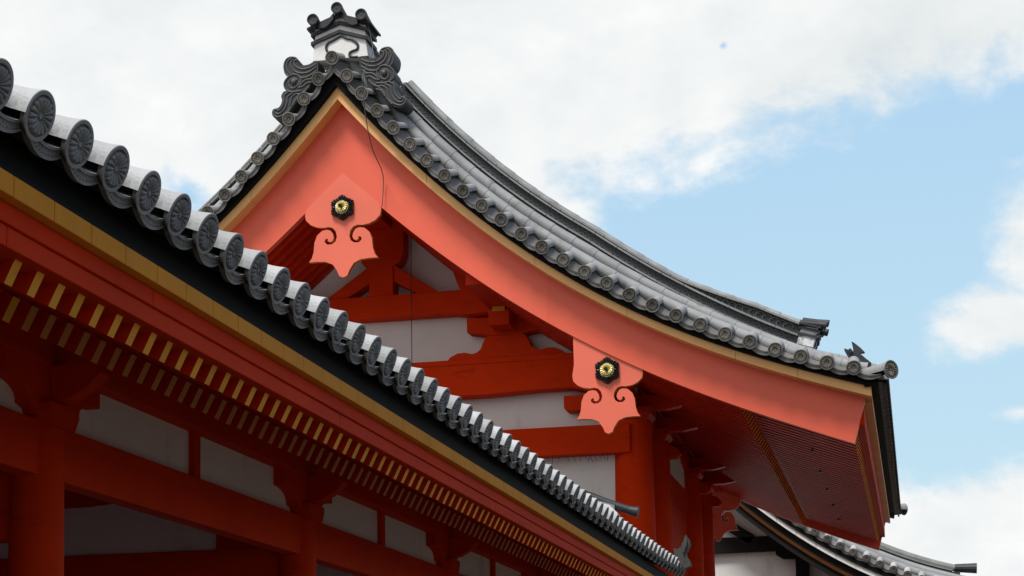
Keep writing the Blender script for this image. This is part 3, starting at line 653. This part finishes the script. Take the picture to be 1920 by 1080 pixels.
# ---- gable wall
YW = 23.2
XL, XRc = X0 - 3.33, X0 + 3.33
for yw, s_ in ((YW, 1), (30.65, -1)):
    yb_ = yw + .12 * s_
    prof = [(X0 + s * d, float(hl(d)) + .17) for s, dd in ((-1, frange(3.4, 0, 12)), (1, frange(.2, 3.4, 12))) for d in dd]
    mb = MB(); mb.prism([(XL - .07, 0)] + prof + [(XRc + .07, 0)], yb_, yb_ + .06 * s_); mb.build('plaster_wall', M_PLA, gate)
    def beam(name, poly, t0=-.10, t1=.11, mt=M_RED, par=gate):
        b_ = MB(); b_.prism(poly, yw + t0 * s_, yw + t1 * s_); return b_.build(name, mt, par, bevel=.010)
    beam('lower_tie_beam', [(XL, 5.42), (XRc, 5.42), (XRc, 5.80), (XL, 5.80)])
    # rainbow beam with hollowed ends
    bp = [(XL, 6.20), (XL + .35, 6.20), (XL + .75, 6.30), (XL + 1.2, 6.30), (XL + 1.9, 6.27), (XRc - 1.9, 6.27), (XRc - 1.2, 6.30), (XRc - .75, 6.30), (XRc - .35, 6.20), (XRc, 6.20), (XRc, 6.765), (XL, 6.765)]
    beam('rainbow_beam', bp, -.16, .11)
    beam('beam_fillet', [(XL, 6.69), (XRc, 6.69), (XRc, 6.76), (XL, 6.76)], -.175, -.163)
    for sx in (-1, 1):
        beam('beam_bracket', [(X0 + sx * 2.95, 5.99), (X0 + sx * 2.50, 6.00), (X0 + sx * 2.47, 6.04), (X0 + sx * 2.47, 6.20), (X0 + sx * 3.2, 6.22)], -.13, .11)
        # frog leg strut
        kz = 6.765; kx = X0 + sx * 1.70
        half = [(.80, 0), (.76, .05), (.66, .095), (.56, .10), (.46, .075), (.40, .09), (.34, .14), (.31, .22), (.27, .29), (.20, .325)]
        beam('frog_leg_strut', [(kx - a, kz + b) for a, b in half] + [(kx + a, kz + b) for a, b in reversed(half)], -.12, .11)
        # boat arm and purlin nose above it
        beam('bracket_arm', [(kx - .52, 7.32), (kx - .52, 7.13), (kx - .30, 7.09), (kx - .24, 7.07), (kx + .24, 7.07), (kx + .30, 7.09), (kx + .52, 7.11), (kx + .52, 7.32)], -.14, .11)
        b_ = MB(); b_.box(kx - .14, kx + .14, min(yw - .5 * s_, yw + .1 * s_), max(yw - .5 * s_, yw + .1 * s_), 7.12, 7.33); b_.build('bracket_nose', M_RED, gate, bevel=.01)
        b_ = MB(); y_a, y_b = sorted((mir(21.52, s_ < 0), yw)); b_.box(kx - .15, kx + .15, y_a, y_b, 7.36, 7.62 - .0); b_.build('gable_purlin', M_DRED, gate, bevel=.01)
        b_ = MB(); yq = yw - .52 * s_; b_.box(kx - .085, kx + .085, min(yq, yq + .04 * s_), max(yq, yq + .04 * s_), 7.30, 7.47); b_.build('ochre_beam_end', M_OCH, gate)
        b_ = MB(); b_.prism([(kx - .42, 7.34), (kx - .50, 7.50), (kx - .62, 7.80), (kx - .72, 8.10), (kx - .35, 7.95), (kx + .25, 7.50), (kx + .3, 7.36)], yw - .30 * s_, yw + .1 * s_); b_.build('purlin_brace', M_RED, gate, bevel=.01)
    beam('upper_tie_beam', [(X0 - 1.75, 7.405), (X0 + 1.0, 7.405), (X0 + 1.15, 7.38), (X0 + 1.75, 7.38), (X0 + 1.75, 7.715), (X0 - 1.75, 7.715)], -.15, .11)
    beam('king_post', [(X0 - .17, 7.715), (X0 + .17, 7.715), (X0 + .17, 8.12), (X0 + .26, 8.16), (X0 + .32, 8.30), (X0 + .32, 8.9), (X0 - .32, 8.9), (X0 - .32, 8.30), (X0 - .26, 8.16), (X0 - .17, 8.12)], -.16, .11)
    for sx in (-1, 1):
        beam('slanting_strut', [(X0 + sx * .12, 8.17), (X0 + sx * .80, 7.71), (X0 + sx * .50, 7.71), (X0 + sx * .12, 7.93)], -.13, .11)
        y_a, y_b = sorted((mir(21.52, s_ < 0), yw))
    b_ = MB(); b_.box(X0 - .16, X0 + .16, y_a, y_b, 8.62, 8.95); b_.build('ridge_purlin', M_DRED, gate, bevel=.01)
for k in range(5):
    mb = MB(); y = 23.9 + 1.9 * k; mb.box(X0 + 5.60, X0 + 5.635, y, y + .04, 5.43, 5.50); mb.build('iron_fitting', M_LACQ, gate)
mb = MB(); rq = random.Random(8)
for k in range(16):
    x = -4.9 + 1.05 * (k / 15) ** .7 + rq.uniform(-.03, .03); l = rq.uniform(.02, .13); mb.tube([(x, 23.10, 5.425), (x + rq.uniform(-.01, .02), 23.11, 5.42 - l * .5), (x + rq.uniform(-.02, .03), 23.12, 5.42 - l)], .003, 5)
mb.build('frayed_netting', M_WIRE, gate)
# ---- columns and the side walls
CY = [23.4, 25.1, 28.8, 30.45]
for sx in (1, -1):
    xc = X0 + sx * 3.33
    for y in CY:
        mb = MB(); mb.tube([(xc, y, z) for z in (0, 2, 4, 5.2, 5.86)], [.275, .275, .268, .255, .245], 40); mb.build('column', M_RED, gate, True)
        mb = MB()
        for (w0, z0) in ((.20, 5.86),):
            mb.sweep([[(xc - a, y - a, z), (xc + a, y - a, z), (xc + a, y + a, z), (xc - a, y + a, z)] for a, z in ((.20, 5.85), (.27, 5.93), (.27, 6.02))])
        blk = mb.build('bearing_block', M_DRED, gate, bevel=.006)
        arm = [(-.75, 6.20), (-.75, 6.10), (-.62, 6.03), (-.40, 5.99), (-.25, 5.985), (.25, 5.985), (.40, 5.99), (.62, 6.03), (.75, 6.10), (.75, 6.20)]
        mb = MB(); mb.prism([(y + a, b) for a, b in arm], xc - .09, xc + .09, 'yz'); mb.build('bracket_arm', M_DRED, gate, bevel=.006)
        mb = MB(); mb.prism([(xc + sx * a, b - .003) for a, b in [(-.5, 6.20), (-.5, 6.02), (.45, 6.0), (.62, 6.03), (.80, 6.10), (.86, 6.20)]], y - .08, y + .08); mb.build('bracket_nose', M_DRED, gate, bevel=.006)
        for q in (-.62, .62):
            mb = MB(); mb.box(xc - .12, xc + .12, y + q - .11, y + q + .11, 6.20, 6.30); mb.build('bearing_block', M_DRED, gate, bevel=.01)
        mb = MB(); mb.box(xc + sx * .62 - .11, xc + sx * .62 + .11, y - .11, y + .11, 6.20, 6.275); mb.build('bearing_block', M_DRED, gate, bevel=.01)
        if y > 23.5:
            # moulded beam nose with pale end
            mb = MB(); mb.prism([(xc, 5.62), (xc + sx * .36, 5.62), (xc + sx * .42, 5.68), (xc + sx * .36, 5.76), (xc + sx * .28, 5.80), (xc, 5.82)], y - .09, y + .09); mb.build('beam_nose', M_RED, gate, bevel=.01)
    mb = MB(); mb.box(xc - .11, xc + .11, 21.52, 33.48, 6.30, 6.50); mb.build('wall_purlin', M_DRED, gate, bevel=.01)
    mb = MB(); mb.box(xc + sx * .62 - .10, xc + sx * .62 + .10, 21.9, 33.1, 6.05 + .23, 6.42 - .0); mb.build('eave_purlin', M_DRED, gate, bevel=.01)
    mb = MB(); mb.box(*sorted((xc - .06, xc + .06)), 23.4, 30.45, 5.25, 5.64); mb.build('side_tie_beam', M_RED, gate, bevel=.01)
    mb = MB(); mb.box(xc - .02, xc + .02, 23.4, 30.45, 5.635, 6.10); mb.build('plaster_panel', M_PLA, gate)
    mb = MB(); mb.box(xc - .04, xc + .04, 23.4, 30.45, 0, 5.26); mb.build('board_wall', M_RED, gate)
mb = MB(); mb.box(XL - .4, XRc + .4, 22.9, 30.95, 0, .4); mb.build('stone_base', M_MOSS, gate)
# ---- pendants
def gp(x, y): return (-1.950055 + .001754 * x - 1e-5 * y, 9.396772 - .000144 * x - .001717 * y)
RH = [(1413, 465), (1406, 512), (1370, 552), (1322, 578), (1268, 590),
      (1236, 588), (1205, 600), (1182, 630), (1173, 672), (1184, 706), (1210, 722), (1244, 721), (1265, 702), (1266, 684), (1253, 673), (1240, 680),
      (1243, 694), (1226, 704), (1206, 698), (1197, 676), (1203, 646), (1222, 618), (1248, 607),
      (1285, 610), (1323, 640), (1343, 690), (1350, 760), (1364, 805), (1386, 832),
      (1330, 836), (1262, 846), (1208, 875), (1174, 930), (1160, 968), (1142, 980)]
loc = [gp(x, y) for x, y in RH]; cx0 = 0.0
tipx = gp(1132, 976)
half = [(p[0] - .02, p[1]) for p in loc]
def sm2(pts, idx0, idx1): return pts
def pendant(cx, cz, y0_, y1_, top, q=1.0):
    """cx, cz: flower centre; top: list of outline points from the left shoulder over the head to the right shoulder (local)"""
    zf = 8.44
    R = [(p[0] * q, (p[1] - zf) * q) for p in half]
    tip = [(.0, R[-1][1] - .006)]
    poly = R + tip + [(-a, b) for a, b in reversed(R)] + top
    mb = MB(); mb.prism([(cx + a, cz + b) for a, b in poly], y0_, y1_, mi=0, side=1)
    pen = mb.build('gable_pendant', [M_PEND, M_OCHE], gate)
    mb = MB(); mb.v = []; s_ = -1 if y1_ > y0_ else 1
    n = 48; yb = y0_
    def fr(th): # six lobed, slightly hexagonal
        return .150 + .012 * math.cos(6 * (th - PI / 2)) + .004 * math.cos(24 * th)
    rings = []
    for k, h in ((1.0, 0), (1.0, .035), (.88, .055), (.62, .055), (.55, .045)):
        rings.append([(cx + math.cos(t) * fr(t) * k, yb + s_ * (h + (.008 * math.cos(24 * t) if .6 < k < .99 else 0)), cz + math.sin(t) * fr(t) * k) for t in frange(0, 2 * PI, n)[:-1]])
    mb.sweep(rings); mb.build('flower_boss', M_LACQ, pen, True, ang=50)
    pm = petal_mesh(.105, 16, 0); mb = MB(); mb.v = [(cx + y, yb + s_ * (.048 + x * 1.3), cz + z) for x, y, z in pm.v]; mb.f = pm.f; mb.m = pm.m; mb.build('gold_flower', M_GOLD, pen, True)
    mb = MB(); mb.sweep([[(cx + math.cos(t) * r, yb + s_ * h, cz + math.sin(t) * r) for t in frange(0, 2 * PI, 16)[:-1]] for r, h in ((.016, .05), (.016, .11), (.024, .115), (.021, .135), (.006, .148))]); mb.build('centre_pin', M_LACQ, pen, True)
    return pen
pendant(X0, 8.44, 21.396, 21.46, [(-.466, .035), (-.35, .145), (0, .455), (.35, .145), (.466, .035)])
pendant(X0, 8.44, mir(21.396, 1), mir(21.46, 1), [(-.466, .035), (-.35, .145), (0, .455), (.35, .145), (.466, .035)])
for far in (0, 1):
    for sx in (1, -1):
        top = [(-.463 * sx, -.03 + (0 if sx < 0 else .0)), (-.475 * sx, .10), (-.485 * sx, .48), (.48 * sx, .10)]
        if sx < 0: top = [(-.405, .10), (.415, .50), (.41, .10)]
        else: top = [(-.41, .10), (-.415, .50), (.405, .10)]
        pendant(X0 + sx * 3.33, 6.15, mir(21.425, far), mir(21.50 - .003, far), top, .86)
# ================================================================ corridor roof end: small descending ridge and crest tile
mb = MB()
mb.sweep([[(x, 20.93, z), (x, 21.07, z), (x, 21.07, z + .06), (x, 20.93, z + .06)] for x, z in ((-5.2, 4.96), (-4.4, 4.72), (-3.85, 4.52), (-3.42, 4.38))])
cr_ = mb.build('descending_ridge', M_MTILE, cor)
mb = MB(); mb.tube([(-5.2, 21, 5.06), (-4.4, 4.5 * 0 + 21, 4.86), (-3.885, 21, 4.64), (-3.5, 21, 4.47), (-3.24, 21, 4.375)], [.04, .04, .045, .05, .052], 14)
mb.tube([(-3.26, 21, 4.38), (-3.19, 21, 4.36), (-3.15, 21, 4.352)], [.052, .06, .068], 14); mb.build('cap_tile', M_DTILE, cr_, True)
mb = MB(); mb.prism([(-3.70, 4.36), (-3.40, 4.24), (-3.38, 4.34), (-3.48, 4.44), (-3.70, 4.50)], 20.90, 21.10); mb.build('plaster_end', M_OPLA, cr_)
mb = MB()
bp2 = [(750, 620), (830, 632), (890, 570), (925, 500), (955, 380), (975, 430), (1015, 460), (1018, 500), (1030, 540), (1022, 580), (1000, 640), (965, 700), (985, 780), (1030, 830), (1050, 920), (950, 960), (820, 860), (770, 740)]
mb.prism([(-3.451234 + .000735 * x - 2e-5 * y, 4.52302 - 2.8e-5 * x - .000736 * y) for x, y in bp2], 22.26, 22.38)
bp3 = [(890, 570), (925, 500), (955, 400), (985, 470), (985, 560), (950, 650), (930, 720), (900, 660)]
mb.prism([(-3.451234 + .000735 * x - 2e-5 * y, 4.52302 - 2.8e-5 * x - .000736 * y) for x, y in bp3], 22.22, 22.42)
mb.build('corner_crest_tile', M_MOSSD, cor, bevel=.005)

# ================================================================ far hall
hall = thing('white_walled_hall', (-5.5, 42, 0), 'distant hall with white plaster walls, black beams and a grey tiled gable behind the gate', 'building')
XH = -5.6
hp = pf([(1.0, 8.0), (2.0, 7.05), (2.5, 6.60), (2.74, 6.40), (3.28, 6.0), (3.92, 5.58), (4.45, 5.28), (4.99, 5.03), (5.6, 4.80), (6.4, 4.52)], 3)
for sx in (1, -1):
    dd = frange(0, 6.8, 34)
    mb = MB(); js = frange(0, 6.8, 17)
    for a, b in zip(js[:-1], js[1:]):
        q = frange(a, b - .008, 3)
        mb.prism([(XH + sx * d, float(hp(d)) - .11) for d in q] + [(XH + sx * d, float(hp(d))) for d in reversed(q)], 38.10, 38.4)
    mb.build('white_edge_board', M_OPLA, hall)
    mb = MB(); mb.prism([(XH + sx * d, float(hp(d)) + .003) for d in dd] + [(XH + sx * d, float(hp(d)) + .16) for d in reversed(dd)], 38.06, 38.35); mb.build('tile_batten', M_BLACK, hall)
    mb = MB(); mb.prism([(XH + sx * d, float(hp(d)) - .52) for d in dd] + [(XH + sx * d, float(hp(d)) - .115) for d in reversed(dd)], 38.2, 38.34); mb.build('bargeboard', M_DWOOD, hall)
    mb = MB(); mb.prism([(XH + sx * d, float(hp(d)) - .36) for d in dd] + [(XH + sx * d, float(hp(d)) - .28) for d in reversed(dd)], 38.15, 38.196); mb.build('bargeboard_moulding', M_BROWN, hall)
    mb = MB(); mb.sweep([[(XH + sx * d, 38.3, float(hp(d)) - .15) for d in dd], [(XH + sx * d, 48, float(hp(d)) - .15) for d in dd]], False, False); mb.build('soffit_boards', M_DWOOD, hall)
    mb = MB()
    def hrow(y, o, r=.085):
        mb.tube([(XH + sx * d, y, float(hp(d)) + o) for d in dd], r, 10)
    hrow(38.5, .36); hrow(38.82, .48)
    mb.sweep([[(XH + sx * d, y, float(hp(d)) + o) for d in dd] for y, o in ((38.2, .17), (38.35, .24), (38.7, .38), (39.2, .50), (47.5, .50))], False, False)
    mb.build('roof_tile_field', M_TILER, hall, True)
    mb = MB(); mb.sweep([[(XH + sx * d, y, float(hp(d)) + z) for y, z in ((39.0, .38), (39.34, .38), (39.34, .60), (39.0, .60))] for d in frange(.3, 6.35, 24)]); rr_ = mb.build('descending_ridge', M_DTILE, hall)
    mb = MB()
    for z in (.42, .56, .63): mb.sweep([[(XH + sx * d, y, float(hp(d)) + zz) for y, zz in ((38.95, z), (39.4, z), (39.4, z + .03), (38.95, z + .03))] for d in frange(.3, 6.35, 24)])
    mb.tube([(XH + sx * d, 39.17, float(hp(d)) + .72) for d in frange(.3, 6.45, 24)], .075, 12); mb.build('ridge_cap', M_MTILE, rr_)
    mb = MB(); d = .6
    while d < 5.9: mini_disc(mb, (XH + sx * d, 38.985, float(hp(d)) + .505), .04, (0, -1, 0), .02, 10); d += .085
    mb.build('circle_tile_band', M_MTILE, rr_, True)
    mb = MB(); mb.tube([(XH + sx * 6.4, 39.17, float(hp(6.4)) + .72), (XH + sx * 6.85, 39.17, float(hp(6.4)) + .70)], [.085, .11], 14); mb.box(*sorted((XH + sx * 6.3, XH + sx * 6.5)), 38.9, 39.45, float(hp(6.4)) + .2, float(hp(6.4)) + .62); mb.build('ridge_end_tile', M_DTILE, rr_)
ht = round_tile(.085, .45, 0, mats=(M_TILE, M_FACER)); hd = drip_tile(.31, .082, .45, 0, mats=(M_TILER, M_FACER), PANMI=1, hi=1); fr1 = True
d = .3
while d < 6.7:
    sl = float(hp.deriv()(d))
    place(ht, hall, (XH + d, 37.98, float(hp(d)) + .20), (Matrix.Rotation(-PI / 2, 3, 'Z') @ Matrix.Rotation(.3, 3, 'Y')).to_euler(), 1, fresh=fr1)
    d2 = d + .155 / math.hypot(1, sl); mrot = Matrix.Rotation(-math.atan(float(hp.deriv()(d2))), 3, 'Y') @ Matrix.Rotation(-PI / 2, 3, 'Z') @ Matrix.Rotation(.3, 3, 'Y')
    place(hd, hall, (XH + d2, 37.99, float(hp(d2)) + .20), mrot.to_euler(), 1, fresh=fr1); fr1 = False
    d += .30 / math.hypot(1, sl)
mb = MB(); prof = [(XH + s * d, float(hp(d)) - .3) for s, q in ((-1, frange(5.2, 0, 12)), (1, frange(.3, 5.2, 12))) for d in q]
mb.prism([(XH - 5.2, 0)] + prof + [(XH + 5.2, 0)], 39.1, 39.2); mb.build('plaster_wall', M_PLA, hall)
mb = MB(); mb.box(XH - 5, XH + 3.6, 38.95, 39.12, 5.74, 6.07); mb.build('beam', M_DWOOD, hall, bevel=.01)
for sx in (1, -1):
    mb = MB(); mb.box(XH + sx * 3.25 - .14, XH + sx * 3.25 + .14, 38.93, 39.13, 0, 5.60); mb.build('post', M_DWOOD, hall)
    mb = MB(); mb.prism([(XH + sx * 3.25 - .55, 5.80), (XH + sx * 3.25 - .55, 5.66), (XH + sx * 3.25 - .4, 5.56), (XH + sx * 3.25 + .45, 5.56), (XH + sx * 3.25 + .6, 5.66), (XH + sx * 3.25 + .6, 5.80)], 38.9, 39.14); mb.build('bracket_arm', M_DWOOD, hall)
    mb = MB(); mb.box(XH + sx * 3.25 - .10, XH + sx * 3.25 + .12, 38.55, 38.9, 5.70, 5.80); mb.build('beam_end', M_OPLA, hall)
    mb = MB(); mb.bar((XH + sx * .4, 39.0, 7.2), (XH + sx * 2.2, 39.0, 6.0), .1, .22, (0, 0, 1)); mb.build('slanting_strut', M_DWOOD, hall)
mb = MB(); mb.box(XH - 5.2, XH + 5.2, 39.2, 47, 0, 4.4); mb.build('body_wall', M_PLA, hall)

# ================================================================ cables
def cable(name, pts, label):
    mb = MB(); mb.tube(smooth_path(pts, 5), .0055, 6); o = mb.build(name, M_WIRE); o['label'] = label; o['category'] = 'cable'; return o
cable('lightning_cable', [(-6.49, 21.28, 10.75), (-6.41, 21.20, 10.36), (-6.43, 20.90, 10.0), (-6.44, 20.88, 9.7), (-6.40, 20.88, 9.33), (-6.36, 21.0, 9.02), (-6.33, 21.33, 8.80), (-6.345, 21.33, 8.4)],
      'thin dark cable hanging from the ridge ornament across the salmon bargeboard')
cable('lightning_cable', [(-6.44, 23.0, 9.2), (-6.435, 22.98, 8.5), (-6.44, 22.98, 7.6), (-6.44, 22.98, 6.5), (-6.45, 22.98, 5.0)],
      'thin dark cable dropping straight down in front of the white gable wall')
